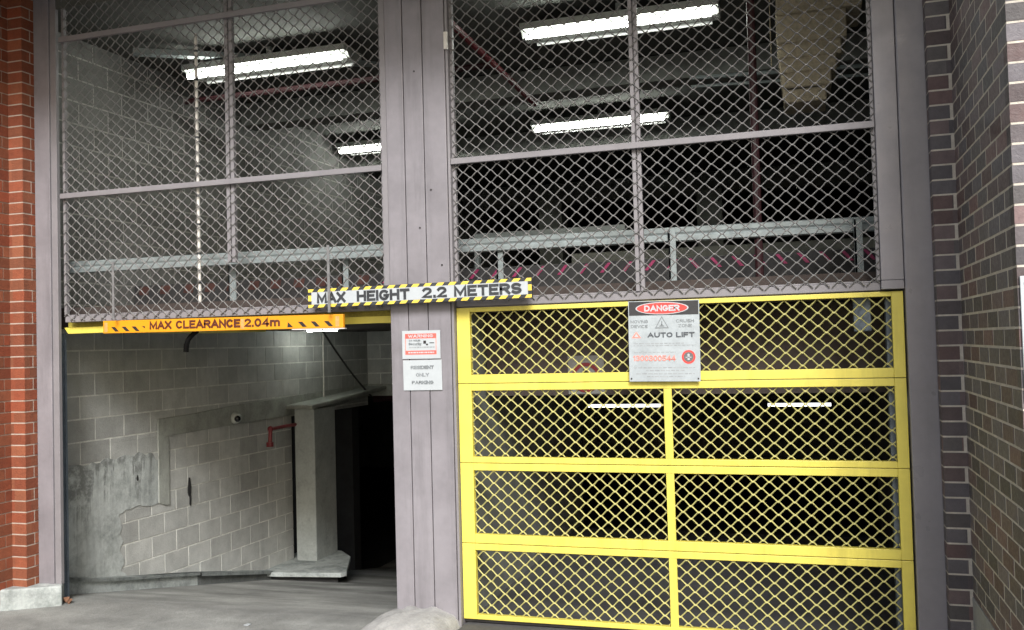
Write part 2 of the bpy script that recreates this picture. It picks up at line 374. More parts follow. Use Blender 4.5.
# ------------------------------------------------------------------ enclosure deep inside
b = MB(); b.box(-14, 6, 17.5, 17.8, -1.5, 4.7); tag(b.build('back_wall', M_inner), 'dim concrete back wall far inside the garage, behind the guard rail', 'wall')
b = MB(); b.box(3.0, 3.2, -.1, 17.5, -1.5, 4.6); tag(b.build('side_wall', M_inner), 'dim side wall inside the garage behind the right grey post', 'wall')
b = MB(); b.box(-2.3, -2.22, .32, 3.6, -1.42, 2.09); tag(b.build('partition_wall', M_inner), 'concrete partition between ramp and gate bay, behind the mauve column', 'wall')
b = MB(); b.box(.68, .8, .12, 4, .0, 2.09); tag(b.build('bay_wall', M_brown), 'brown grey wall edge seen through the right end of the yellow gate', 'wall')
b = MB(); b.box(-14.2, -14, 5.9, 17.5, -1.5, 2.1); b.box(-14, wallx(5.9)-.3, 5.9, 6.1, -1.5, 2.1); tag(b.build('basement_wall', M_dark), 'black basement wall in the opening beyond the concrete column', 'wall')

# ------------------------------------------------------------------ ramp block wall
u = Vector((WD, 1, 0)).normalized(); n = Vector((1, -WD, 0)).normalized()
HB = .1955; BL = .345
zj = W(70,351).z
yend = W(367,350).y
def wo(y): return (wallx(y), y)
def stain_band(m, ztop, col):
    # a damp tide mark that follows the ragged top edge of the render, with runs below it
    nt = m.node_tree; N = nt.nodes; L = nt.links; b = N['Principled BSDF']; src = b.inputs['Base Color'].links[0].from_socket
    geo = N.new('ShaderNodeNewGeometry'); sep = N.new('ShaderNodeSeparateXYZ'); L.new(geo.outputs['Position'], sep.inputs[0])
    mp = N.new('ShaderNodeMapping'); mp.inputs['Scale'].default_value = (7, 7, .5); L.new(geo.outputs['Position'], mp.inputs['Vector'])
    n1 = N.new('ShaderNodeTexNoise'); n1.inputs['Scale'].default_value = 1; n1.inputs['Detail'].default_value = 8; n1.inputs['Roughness'].default_value = .7; L.new(mp.outputs[0], n1.inputs['Vector'])
    n2 = N.new('ShaderNodeTexNoise'); n2.inputs['Scale'].default_value = 9; n2.inputs['Detail'].default_value = 8; n2.inputs['Roughness'].default_value = .75; L.new(geo.outputs['Position'], n2.inputs['Vector'])
    def mth(op, a, c=None, c2=None):
        x = N.new('ShaderNodeMath'); x.operation = op
        for k, v in enumerate((a, c, c2)):
            if v is None: continue
            if isinstance(v, (int, float)): x.inputs[k].default_value = v
            else: L.new(v, x.inputs[k])
        return x.outputs[0]
    runs = mth('MULTIPLY', mth('SUBTRACT', n1.outputs['Fac'], .5), 5.0)
    dep = mth('SUBTRACT', ztop, sep.outputs['Z'])               # metres below the edge
    lim = mth('ADD', mth('MAXIMUM', runs, 0.0), .05)
    mr = N.new('ShaderNodeMapRange'); L.new(mth('DIVIDE', dep, lim), mr.inputs['Value'])
    mr.inputs['From Min'].default_value = .5; mr.inputs['From Max'].default_value = 1.6; mr.inputs['To Min'].default_value = 1; mr.inputs['To Max'].default_value = 0
    m2 = N.new('ShaderNodeMapRange'); L.new(n2.outputs['Fac'], m2.inputs['Value']); m2.inputs['From Min'].default_value = .38; m2.inputs['From Max'].default_value = .55
    f = mth('MULTIPLY', mr.outputs[0], mth('MULTIPLY', m2.outputs[0], .85))
    mx = N.new('ShaderNodeMix'); mx.data_type = 'RGBA'; L.new(f, mx.inputs[0]); L.new(src, mx.inputs[6]); mx.inputs[7].default_value = (*col, 1)
    L.new(mx.outputs[2], b.inputs['Base Color'])
stain_band(M_conc, W(110,460).z, (.17,.18,.17))
t = thing('block_wall', (*wo(WY0), 0), 'grey concrete block wall running down beside the left ramp', 'block wall')
b, m = MB(), MB()
ys = W(292,450).y; zband = W(200,430).z
masonry(b, m, wo(.1), (WD,1), ys-.1, (1,-WD), -1.3, zband, HB, BL, .014, blockc, zref=zj, depth=.16, inset=.003, phase=0)
# the stretch over the band runs on to the corner
masonry(b, m, wo(.1), (WD,1), yend-.1, (1,-WD), zband+.001, 2.095, HB, BL, .014, blockc, zref=zj, depth=.16, inset=.003, phase=0)
b.build('blockwork', M_block, t); m.build('mortar', M_bmort, t)
# raised concrete band with its turned down end
b = MB()
top = [(157,419),(190,414),(230,406),(280,398),(323,391),(355,386),(367,384)]
bot = [(367,397),(345,403),(323,409),(280,417),(220,427),(168,436)]
inn = [(168.5,470),(169,505),(164,505),(158,503)]
pts = [W(*q, .0)+n*.0 for q in top+bot+inn]
b.prism(pts, n*.014)
tag(b.build('band', M_band, t, bevel=.006), 'raised concrete band with a dark shadow line')
# cement render patch, ragged edge
b = MB()
edge = [(65,468),(74,465),(84,466),(92,462),(100,463),(108,458),(116,459),(124,455),(131,456),(138,452),(146,455),(152,453),(158,462),(166,466),(168,474),(169,484),(167,494),(168,505),(158,503),(147,506),(138,505),(130,509),(122,513),(118,516),(121,524),(119,534),(123,541),(119,551),(124,560),(120,571),(128,578)]
rag = []
for i, q in enumerate(edge):
    rag.append(q)
    if i < len(edge)-1:
        r = edge[i+1]; rag.append(((q[0]+r[0])/2+random.uniform(-1.2,1.2), (q[1]+r[1])/2+random.uniform(-1.2,1.2)))
pts = [W(*q) for q in rag]+[W(128,584), W(64.5,590)]
b.prism(pts, n*.007)
tag(b.build('render_patch', M_conc, t), 'smooth stained cement render patch low on the wall')
# dark stains and a pale repair
for px, py, w, h in ((189,487,1.5,10),(137,478,1.0,3),(190,500,.8,6)):
    q = [W(px+w*math.cos(a)*(1+.25*math.sin(3*a)), py+h*math.sin(a), .001) for a in [i*math.pi/5 for i in range(10)]]
    b = MB(); b.prism(q, n*.0085); b.build('stain', M_cable, t)
# facing wall at the end
t = thing('end_wall', (wallx(yend), yend, 1.5), 'short grey block wall facing out above the dark basement opening', 'block wall')
b, m = MB(), MB()
ze = P(380,384,yend).z
masonry(b, m, (wallx(yend)+.002, yend), (1,0), 3.4, (0,-1), ze, 2.095, HB, .39, .014, blockc, zref=zj, depth=.16, inset=.003)
b.build('blockwork', M_block, t); m.build('mortar', M_bmort, t)
b = MB(); b.box(wallx(yend)+.002, wallx(yend)+3.4, yend-.03, yend+.2, ze-.16, ze-.002); b.build('lintel', M_band, t, bevel=.005)
# upper storey stretch of the same wall
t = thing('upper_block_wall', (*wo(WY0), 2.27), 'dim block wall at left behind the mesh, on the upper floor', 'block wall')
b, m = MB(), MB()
masonry(b, m, wo(.3), (WD,1), 17, (1,-WD), 2.265, 4.615, HB, BL, .014, lambda: tuple(v*.5 for v in blockc()), zref=zj, depth=.16, inset=.003)  # blocks tinted darker than below, standing in for dim light upstairs
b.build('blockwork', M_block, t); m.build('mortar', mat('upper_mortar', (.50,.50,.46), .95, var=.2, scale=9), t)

# kerb beside the ramp
b = MB()
KO = .11
pt = [(66,578),(100,578.5),(130,577),(200,572.5),(280,570.5),(322,569.5),(348,568)]
path = [W(px, py, KO) for px, py in pt]
kb = thing('kerb', path[0], 'low stained concrete kerb along the foot of the block wall', 'kerb')
def run(mb, i0, i1, off, top, bot):
    for i in range(i0, i1):
        a, c = path[i], path[i+1]; wa, wc = wallx(a.y)-.02, wallx(c.y)-.02; ax, cx_ = a.x+off, c.x+off
        mb.poly([(wa,a.y,a.z+top),(ax,a.y,a.z+top),(cx_,c.y,c.z+top),(wc,c.y,c.z+top),(wa,a.y,a.z+bot),(ax,a.y,a.z+bot),(cx_,c.y,c.z+bot),(wc,c.y,c.z+bot)],
               [(0,1,2,3),(1,5,6,2),(4,7,6,5)]+([(0,4,5,1)] if i == i0 else [])+([(3,2,6,7)] if i == i1-1 else []))
b = MB(); run(b, 0, 3, -.03, -.02, -1.0); b.build('face', M_kerb, kb)
b = MB(); run(b, 3, 5, -.03, -.02, -1.0); tag(b.build('face', mat('dark_kerb', (.13,.14,.135), .9, var=.3, scale=6, bump=.5, bscale=40), kb), 'darker stretch of kerb face')  # kerb face coloured darker along this stretch
b = MB(); run(b, 0, 3, .005, .002, -.026); run(b, 3, 5, .02, .002, -.034); b.build('coping', M_kerb, kb)
kerb_end = path[-1]
tag(b.build('kerb', M_kerb), 'low stained concrete kerb along the foot of the block wall', 'kerb')
# column and its ledge
XC = wallx(4.2)+.34
a317 = pl(317,561)[0]; D1 = XC/a317; y1 = D1-CD
zc = CH+pl(317,561)[1]*D1
XC0 = pl(297,562)[0]*D1; y2 = XC/pl(338,556)[0]-CD
b = MB(); b.box(XC0, XC, y1, y2, zc-.02, P(317,409,y1).z)
tag(b.build('concrete_column', M_col, bevel=.012), 'square pale concrete column beyond the end of the block wall', 'column')
b = MB(); zt9 = P(317,409,y1).z
def zb9(y): return zt9+(y-y1)*.06
ya9, yb9 = y1-.05, yend-.012
pts9 = []
for y in (ya9, yb9):
    for x in (wallx(y)-.05, XC+.008): pts9 += [(x, y, zb9(y)+.002), (x, y, zb9(y)+.052)]
b.poly(pts9, [(0,1,3,2),(4,6,7,5),(0,2,6,4),(1,5,7,3),(2,3,7,6),(0,4,5,1)])
tag(b.build('concrete_beam', M_band, bevel=.012), 'thin concrete beam resting on the pale concrete column and running to the end wall', 'beam')
def poly_slab(o, z1, z0, nm, m, par, bev=.006):
    b = MB(); k = len(o)
    b.poly([(x,y,z1) for x,y in o]+[(x,y,z0) for x,y in o], [tuple(range(k)), tuple(range(2*k-1,k-1,-1))]+[(i,k+i,k+(i+1)%k,(i+1)%k) for i in range(k)])
    return b.build(nm, m, par, bevel=bev)
t = thing('ledge', (-5.3, 3.8, zc), 'flat concrete ledge under the concrete column where the kerb ends', 'ledge')
poly_slab([(-5.93,3.2),(-5.64,3.22),(-4.90,3.34),(-4.87,3.42),(-5.17,4.1),(-5.42,4.36),(-5.93,4.45)], zc, zc-.05, 'slab', M_kerb, t)
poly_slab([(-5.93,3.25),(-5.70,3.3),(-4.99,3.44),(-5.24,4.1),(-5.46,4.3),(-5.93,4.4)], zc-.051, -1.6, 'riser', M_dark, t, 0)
# security camera
c = W(234,418,.022)
t = thing('security_camera', c, 'small white dome security camera on the concrete band', 'camera')
def ball(mb, c, r, n=12, sx=1, sy=1, sz=1):
    c = Vector(c); pts = []; fs = []
    for i in range(n//2+1):
        th = math.pi*i/(n//2)
        for k in range(n):
            ph = 2*math.pi*k/n
            pts.append(c+Vector((r*sx*math.sin(th)*math.cos(ph), r*sy*math.sin(th)*math.sin(ph), r*sz*math.cos(th))))
    for i in range(n//2):
        for k in range(n): fs.append((i*n+k, (i+1)*n+k, (i+1)*n+(k+1) % n, i*n+(k+1) % n))
    mb.poly(pts, fs)
b = MB(); b.tube([c-n*.0, c+n*.03], .062, 16); ball(b, c+n*.03, .058, 16); b.build('housing', M_house, t, smooth=True)
b = MB(); ball(b, c+n*.055+Vector((.012,-.035,-.005)), .034, 12); b.build('lens', M_lens, t, smooth=True)

# red sprinkler pipe on the wall
q = [W(270,444,.10), W(270.5,429,.10), W(292,425,.10), W(309,421.5,.12)]
t = thing('sprinkler_pipe', q[0], 'red bent pipe on the block wall, reaching across to the concrete column', 'pipe')
b = MB(); b.tube(q[0:2], .022, 10); b.tube(q[1:], .020, 10); ball(b, q[1], .034, 10); b.build('pipe', M_redp, t)
b = MB(); b.tube([q[0]+Vector((0,0,.02)), q[0]+Vector((0,0,-.03))], .04, 10); b.build('flange', M_redp, t)
b = MB(); b.tube([q[3]-Vector((0,.02,0)), q[3]+Vector((.0,.04,0))], .036, 10); b.build('flange', M_redp, t)
a = P(374,399,yend+.25); c = P(398,394,yend+.25)
b = MB(); b.tube([a, c+Vector((.6,0,0))], .045, 10); tag(b.build('overhead_pipe', M_dredp), 'dark red pipe under the lintel at the head of the black opening', 'pipe')
# pale conduit and black cable
b = MB(); p0, p1 = W(323,331,.02), W(324,408,.06); b.tube([p0, p1], .010, 8)
tag(b.build('conduit', M_pwhite), 'thin pale vertical conduit on the block wall under the orange clearance sign', 'conduit')
b = MB(); p0, p1 = P(320,327,2.6), P(371,396,yend-.08)
b.tube([p0.lerp(p1, i/8)+Vector((0,0,-.04*math.sin(math.pi*i/8))) for i in range(9)], .012, 6)
tag(b.build('cable', M_cable), 'black cable running diagonally down from the orange sign to the end wall', 'cable')
# small lit batten on the ramp ceiling
yb = 4.0
c = P(322,329,yb); c.z = 2.085
t = thing('ramp_light', c, 'small lit ceiling light behind the right end of the orange clearance sign', 'ceiling light')
b = MB(); b.box(c.x-.20, c.x+.20, yb+.02, yb+.10, 2.092, 2.0985); b.build('housing', M_house, t, bevel=.004)
b = MB(); b.tube([(c.x-.2, yb, 2.091), (c.x+.2, yb, 2.091)], .007, 10); b.build('tube', mat('ramp_tube', (.9,.9,.9), .4, var=0, emit=(.95,1,.92), estr=75), t)

# ------------------------------------------------------------------ posts and column of the frontage
zp = P(50,584).z
t = thing('steel_post', (P(45,300).x, 0, zp), 'narrow mauve grey post beside the red brick pier', 'post')
x0, x1, x2 = P(39,300).x, P(51,300).x, P(57,300).x
b = MB(); b.box(x0-.03, x1, 0, .04, zp, ZT-.002); b.build('face', M_paint, t, bevel=.004)
b = MB(); b.box(x1+.002, x2, .012, .045, zp, ZT-.002); b.build('return_lip', M_paint2, t, bevel=.003)
t = thing('steel_post', (P(917,300).x, 0, 0), 'wide mauve grey post between the yellow gate and the dark brick wall', 'post')
x0, x1, x2 = P(880,250).x, P(903,250).x, P(931,250).x
XG1 = x0; XP1 = x1
b = MB(); b.box(x1+.003, x2+.02, -.012, .16, -.05, ZT-.002); b.build('face', M_paintr, t, bevel=.008)
b = MB(); b.box(x0, x1, 0, .14, P(700,288).z, ZT-.002); b.build('upper_strip', M_paintr, t, bevel=.004)
for pz, px in ((3.9,.5),(2.9,.45),(1.2,.55)):
    pass
XA, XB = P(385.3,300).x, P(454,300).x
ZS1_ = P(200,317).z
XL_ = P(393.5,400).x
t = thing('clad_column', (P(420,300).x, 0, 0), 'wide mauve grey column clad in vertical boards between ramp and gate', 'column')
b = MB(); b.box(XL_+.008, XB-.006, .006, .09, -.05, ZT-.002); b.build('core', M_brown, t)
sx = [P(391,300).x, P(409,300).x, P(428.5,300).x, P(451.3,300).x]
for i in range(3):
    b = MB(); b.box(sx[i]+.003, sx[i+1]-.003, -.018+.0015*i, .005, -.02, ZT-.003)
    b.build('board', M_paint, t, bevel=.003)
b = MB(); b.box(XA, sx[0]-.002, -.008, .09, ZS1_, ZT-.003); b.build('edge_trim', M_paint2, t, bevel=.002)
b = MB(); b.box(sx[3]+.002, XB, -.008, .09, -.04, ZT-.003); b.build('edge_trim', M_paint2, t, bevel=.002)
for px, py in ((415,72),(432,190),(421,228),(443,265)):
    q = P(px,py); b = MB(); b.tube([(q.x,-.022,q.z),(q.x,-.015,q.z)], .006, 8); b.build('screw', M_black, t)
b = MB(); q = P(446.5,33); r = P(446.5,50); b.box(q.x-.012, q.x+.012, -.03, -.009, r.z, q.z); b.build('pale_tab', M_pwhite, t)
# concrete mound at the foot of the column
b = MB(); cx = (P(400,608).x+P(452,608).x)/2; nx, ny = 28, 20; pts = []; fs = []
for j in range(ny+1):
    for i in range(nx+1):
        a = (i/nx*2-1); c = (j/ny*2-1)
        h = max(0, 1-(abs(a)**3.2))**.5*max(0, 1-(abs(c)**2.6))**.5
        nn = .022*noise.noise(Vector((a*4, c*4, 1)))+.014*noise.noise(Vector((a*14, c*12, 3)))
        x = cx-.03+a*(.285 if a > 0 else .35)
        pts.append((x, -.12+c*.34, -.03+(.135+nn)*h*(1 if a > -.2 else 1-.35*(-.2-a)/.8)))
for j in range(ny):
    for i in range(nx):
        k = j*(nx+1)+i; fs.append((k, k+1, k+nx+2, k+nx+1))
b.poly(pts, fs)
tag(b.build('concrete_mound', M_pale, smooth=True), 'rough pale concrete mound poured round the foot of the mauve column', 'concrete mound')
# flared plinth at left
b = MB()
A = Vector((P(62,603,-.03).x, -.03, 0)); B = Vector((A.x-.9, -.52, 0))
zt = P(50,584.5,-.03).z
A2 = Vector((A.x-.13, .14, 0)); 
o = [A, A2, Vector((A.x-1.2,.14,0)), Vector((A.x-1.2, -.62, 0)), B]
b.poly([Vector((p.x,p.y,-.3)) for p in o]+[Vector((p.x,p.y,zt-.004)) for p in o],
       [(4,3,2,1,0),(5,6,7,8,9)]+[(i,(i+1)%5,5+(i+1)%5,5+i) for i in range(5)])
tag(b.build('concrete_plinth', M_kerb, bevel=.012), 'grey concrete plinth under the red brick pier and left post', 'plinth')
# door guide channel at left of the ramp opening
b = MB(); x = P(61.5,400,.1).x
b.box(x-.03, x+.0, .10, .16, -.12, 2.05); b.box(x, x+.014, .085, .10, -.12, 2.0); b.box(x, x+.014, .13, .145, -.12, 2.0)
tag(b.build('guide_rail', M_galvd), 'blue grey steel guide channel just inside the left post', 'guide rail')

# leaves at its foot
for i, (px, py, s, lab) in enumerate(((66,598,.026,'curled brown leaf standing against the guide channel foot'),(69.5,601,.022,'flat orange brown leaf farthest right on the driveway by the left post'),(63.5,602,.02,'small dark brown leaf lying nearest the left plinth corner'))):
    c = P(px,py,.02+.01*i); b = MB()
    z = ramp_z(c.x, c.y)+.01
    r = [Vector((c.x+s*math.cos(a)*(1+.3*math.sin(3*a+i)), c.y+s*.7*math.sin(a), z+.02*math.sin(a*2+i)+(0.02 if i == 0 else .006))) for a in [k*math.pi/5 for k in range(10)]]
    b.prism(r, (0,0,.003)); tag(b.build('dry_leaf', M_leaf), lab, 'leaf', 'dry leaves by the left post')

c = P(247,626,-.25); z = ramp_z(c.x, c.y); b = MB()
b.prism([(c.x-.02,c.y-.01,z+.004),(c.x+.018,c.y-.014,z+.004),(c.x+.022,c.y+.012,z+.008),(c.x-.008,c.y+.02,z+.006)], (0,0,.004))
tag(b.build('paper_scrap', M_white), 'tiny white scrap lying on the driveway left of the concrete mound', 'litter')
# ------------------------------------------------------------------ diamond mesh
PX, PZ = .0975, .0805
def diamond(mb, x0, x1, z0, z1, y, w, t, px=PX, pz=PZ, ox=0, oz=0, blob=True, wob=.0):
    """expanded-metal diamonds clipped to a rectangle"""
    def clip(a, b):
        t0, t1 = 0.0, 1.0; d = b-a
        for p, q in ((-d.x, a.x-x0), (d.x, x1-a.x), (-d.z, a.z-z0), (d.z, z1-a.z)):
            if abs(p) < 1e-9:
                if q < 0: return None
            else:
                r = q/p
                if p < 0: t0 = max(t0, r)
                else: t1 = min(t1, r)
        if t1-t0 < .06: return None
        return a+d*t0, a+d*t1
    i0 = int((x0-ox)/px)-2; i1 = int((x1-ox)/px)+2; j0 = int((z0-oz)/pz)-2; j1 = int((z1-oz)/pz)+2
    def node(I, J):   # half-step lattice
        return Vector((ox+I*px/2+wob*noise.noise(Vector((I*.7,J*.7,5))), y+wob*.8*noise.noise(Vector((I*.13,J*.13,2))), oz+J*pz/2+wob*noise.noise(Vector((I*.7,J*.7,9)))))
    for J in range(2*j0, 2*j1):
        for I in range(2*i0, 2*i1):
            if (I+J) % 2: continue
            a = node(I, J); e = px*.048
            for dI, yo in ((1, .0), (-1, .001)):
                c = clip(a+Vector((e*dI,0,0)), node(I+dI, J+1)-Vector((e*dI,0,0)))
                if c: strand(mb, c[0]+Vector((0,yo,0)), c[1]+Vector((0,yo,0)), w, t)
            # the knuckle where two strands join
            hw, hh = e+w*1.0, w*.72
            if x0+hw < a.x < x1-hw and z0+hh < a.z < z1-hh:
                o = [(-hw,0),(-e*.6,-hh),(e*.6,-hh),(hw,0),(e*.6,hh),(-e*.6,hh)]
                yf = a.y-t*.75
                mb.poly([(a.x+p*.8,yf,a.z+q*.7) for p, q in o]+[(a.x+p,a.y+t*.1,a.z+q) for p, q in o],
                        [(0,1,2,3,4,5)]+[(k,6+k,6+(k+1)%6,(k+1)%6) for k in range(6)])
def strand(mb, a, b, w, t):
    d = (b-a).normalized(); nn = Vector((d.z, 0, -d.x))
    h = nn*w/2; q = Vector((0, t/2, 0))
    # five-sided strand with a ridge on the street side
    sec = [-h+q, -h*.9, -q*1.5, h*.9, h+q]
    pts = [a+s for s in sec]+[b+s for s in sec]
    mb.poly(pts, [(i, (i+1) % 5, 5+(i+1) % 5, 5+i) for i in range(5)])

# ---- fixed mesh screens over the doors
ZR1 = (P(62.5,193.7).z+P(382.7,170.3).z+P(680,142).z)/3
ZR0 = P(160,25).z
ZS1 = P(200,309).z; ZS0 = P(200,317).z
XL = P(61,150).x
def screen(name, x0, x1, mull, label, zmesh0, mullbot, skips=()):
    t = thing(name, ((x0+x1)/2, 0, ZS0), label, 'mesh screen')
    b = MB(); diamond(b, x0+.004, x1-.004, zmesh0, ZT-.01,   .022, .0074, .006, ox=x0+.03, oz=2.2, wob=.004)
    o = b.build('mesh', M_mesh, t)
    b = MB(); b.box(x0, x1, .034, .13, ZS0, ZS1-.012); b.box(x0, x1, .045, .13, ZS1-.0125, ZS1); b.build('sill', M_paint2, t, bevel=.004)
    for z, h in ((ZR1,.040),(ZR0,.042)):
        b = MB(); b.box(x0+.002, x1-.002, -.012, .015, z-h/2, z+h/2); b.build('rail', M_paint2, t, bevel=.003)
    a, c = mull
    w = (c-a)
    b = MB(); b.box(a, a+w*.42, .027, .06, mullbot, ZT-.01); b.box(a+w*.58, c, .027, .06, mullbot, ZT-.01)
    b.box(a+w*.42, a+w*.58, .045, .055, mullbot, ZT-.01); b.build('mullion', M_paint2, t, bevel=.002)
    b = MB(); b.box(x0, x0+.02, .028, .06, ZS1, ZT-.01); b.build('side_angle', M_paint2, t); b = MB(); b.box(x1-.02, x1, .028, .06, ZS1, ZT-.01); b.build('side_angle', M_paint2, t)
    return t
screen('mesh_screen', XL-.01, XA-.002, (P(223.5,150).x, P(231.5,150).x), 'grey diamond mesh screen above the ramp opening, left of the clad column', ZS0+.012, P(230,262).z)
screen('mesh_screen', XB+.002, XG1-.002, (P(631,150).x, P(640,150).x), 'grey diamond mesh screen above the yellow gate', ZS1-.03, ZS1-.005)

# gate head under the right sill (butts the strip)
b = MB(); b.box(XG1, XP1, .0, .13, P(890,289).z, P(700,288).z-.002)
tag(b.build('head_plate', M_paintr, bevel=.003), 'short grey head plate over the top right corner of the yellow gate', 'steel plate')

# ------------------------------------------------------------------ yellow gate
GX0, GX1 = P(455.5,340).x, P(905,330).x
zt0 = P(680,299).z
seams = [zt0, P(680,381).z, P(690,466.5).z, P(690,553).z, -.0+P(462,620).z]
IX0, IX1 = P(468.5,340).x, P(893,330).x
opens = [(P(469,375).z, P(468,312).z), (P(472,457.5).z, P(470,391).z), (P(474,535).z, P(473,471).z), (P(476,616).z, P(474,551).z)]
MX0, MX1 = P(663,400).x, P(671,400).x
gate = thing('yellow_gate', ((GX0+GX1)/2, .03, 0), 'closed yellow sectional gate of four diamond mesh panels', 'gate')
for k in range(4):
    z1, z0 = seams[k], seams[k+1]; oz0, oz1 = opens[k]
    b = MB(); y0, y1 = .03, .075
    b.box(GX0, IX0, y0, y1, z0+.002, z1-.002); b.box(IX1, GX1, y0, y1, z0+.002, z1-.002)
    b.box(IX0, IX1, y0+.0006, y1, oz1, z1-.002); b.box(IX0, IX1, y0+.0006, y1, z0+.002, oz0)
    fr = b.build('panel', M_yel, gate, bevel=.003)
    b = MB(); diamond(b, IX0+.001, IX1-.001, oz0+.001, oz1-.001,   .054, .0087, .008, px=.0965, pz=.0795, ox=IX0+.02+.01*k, oz=oz0+.022, wob=.0025)
    b.build('mesh', M_yelm, fr)
    if k:
        b = MB(); b.box(MX0, MX1, y0+.003, .048, oz0, oz1); b.build('mullion', M_yel, fr, bevel=.002)
b = MB(); b.box(GX0, GX1, .05, .07, seams[4]-.02, seams[4]); b.build('bottom_seal', M_black, gate)
b = MB(); 
q = P(840,478,.03)
# yellow door raised over the ramp
a0, a1 = P(68,325,.1), P(394,316,.1)
t = thing('raised_yellow_door', ((a0.x+a1.x)/2, .1, 2.05), 'yellow door raised overhead in the ramp opening, behind the orange sign', 'door')
zb0 = P(80,333.5,.1).z; 
b = MB(); b.prism([(a0.x-.0,.10,zb0),(a0.x-.04,.10,zb0+.05),(a1.x,.10,zb0+.05),(a1.x,.10,zb0)], (0,.05,0))
b.build('bottom_rail', M_yel, t, bevel=.003)
b = MB(); b.box(a0.x-.04, a1.x, .148, .158, zb0+.052, zb0+.115); b.build('panel_skin', mat('shaded_yellow_panel', (.42,.36,.06), .6, var=.25, scale=10, dirt=((.15,.12,.03), .45, .7, 12, .6)), t)  # skin's shade is put into a darker yellow than the rail
b = MB(); b.box(a0.x, a0.x+.6, .156, 2.0, zb0+.01, zb0+.03); b.box(a1.x-.3, a1.x, .156, 2.0, zb0+.01, zb0+.03); b.build('side_rail', M_yel, t)

# ------------------------------------------------------------------ signs
def stripes(mb, x0, x1, z0, z1, y, pitch, duty, slant, tf):
    x = x0-abs(slant)
    while x < x1:
        q = [(x, z0), (x+pitch*duty, z0), (x+pitch*duty+slant, z1), (x+slant, z1)]
        q = [(min(max(a, x0), x1), c) for a, c in q]
        if q[1][0]-q[0][0] > .001 or q[2][0]-q[3][0] > .001:
            mb.prism([tf(a, y, c) for a, c in q], (0, .0012, 0))
        x += pitch
def frame_of(tl, tr, bl):
    """local frame on a sign: returns f(u 0..W, y, v 0..H from the bottom)"""
    ux = Vector((tr.x-tl.x, 0, tr.z-tl.z)); Wd = ux.length; ux.normalize(); uz = Vector((-ux.z, 0, ux.x))
    H = tl.z-bl.z; o = Vector((tl.x, 0, tl.z))-uz*H
    return (lambda a, y, c: Vector((o.x+ux.x*a+uz.x*c, y, o.z+ux.z*a+uz.z*c))), Wd, H, math.atan2(ux.z, ux.x)
# clearance sign
Y = -.07
f, Wd, H, tl = frame_of(P(103,321,Y), P(343,314,Y), P(103,333.5,Y))
t = thing('clearance_sign', f(Wd/2, Y, 0), 'orange MAX CLEARANCE 2.04m sign bar hanging over the ramp opening', 'sign')
b = MB(); b.prism([f(0,Y,0), f(Wd,Y,0), f(Wd,Y,H), f(0,Y,H)], (0,.03,0)); b.build('board', M_or, t, bevel=.003)
yt = Y-.0015
px = Wd/240.0
M_drb = mat('dark_red_brown_lettering', (.09,.02,.01), .5, var=.2)
for txt, c0, c1 in (('MAX', 50, 73), ('CLEARANCE', 77.5, 142.5), ('2.04m', 146.5, 181)):
    text_on('lettering', txt, f((c0+c1)/2*px, yt, H*.545), (c1-c0)*px, H*.64, M_drb, t, tl, wt=.24)
for x in (8.9, 20.3, 31):
    b = MB(); b.prism([f(x*px,yt,H*.50), f((x+4)*px,yt,H*.50), f((x+8.5)*px,yt,H*.13), f((x+4.5)*px,yt,H*.13)], (0,.003,0)); b.build('hazard_stripe', M_black, t)
b = MB(); b.prism([f(42*px,yt,H*.50), f(45*px,yt,H*.50), f(45*px,yt,H*.32)], (0,.003,0)); b.build('hazard_stripe', M_black, t)
for x in (198, 210, 222.5):
    b = MB(); b.prism([f(x*px,yt,H*.52), f((x+4)*px,yt,H*.52), f((x+8.5)*px,yt,H*.13), f((x+4.5)*px,yt,H*.13)], (0,.003,0)); b.build('hazard_stripe', M_black, t)
b = MB(); b.prism([f(188*px,yt,H*.13), f(193.5*px,yt,H*.13), f(188.5*px,yt,H*.52)], (0,.003,0)); b.build('hazard_stripe', M_black, t)
for x in (1.5, 142.8, 233):
    b = MB(); b.prism([f(x*px,yt+.0005,H*.1), f((x+3.5)*px,yt+.0005,H*.1), f((x+3.5)*px,yt+.0005,H*.85), f(x*px,yt+.0005,H*.85)], (0,.002,0))
    b.build('tape_strip', mat('faded_pink_orange_tape', (.85,.30,.10), .5, var=.2, scale=30), t)
b = MB(); b.prism([f(Wd*.8,Y+.001,-.008), f(Wd+.01,Y+.001,-.008), f(Wd+.01,Y+.001,-.001), f(Wd*.8,Y+.001,-.001)], (0,.03,0)); b.build('pale_underside', M_pwhite, t)
for hx, top in ((113, 262), (328, 245)):
    a, c = P(hx, top, -.14), P(hx, 318 if hx < 200 else 311, -.14)
    b = MB(); b.box(a.x-.010, a.x+.010, -.144, -.140, c.z-.01, a.z)
    b.build('hanger_strap', mat('dark_hanger_strap', (.16,.16,.16), .6, var=.3, scale=20), t)
q = P(188,333,-.03)
b = MB(); b.tube([P(197,331,.2), P(192,335,.2), P(188,340,.2), P(186.5,345,.2), P(186,352,.2)], .020, 8); b.build('bracket', mat('matt_black_bracket', (.012,.012,.012), .95, var=.1, spec=.1), t)
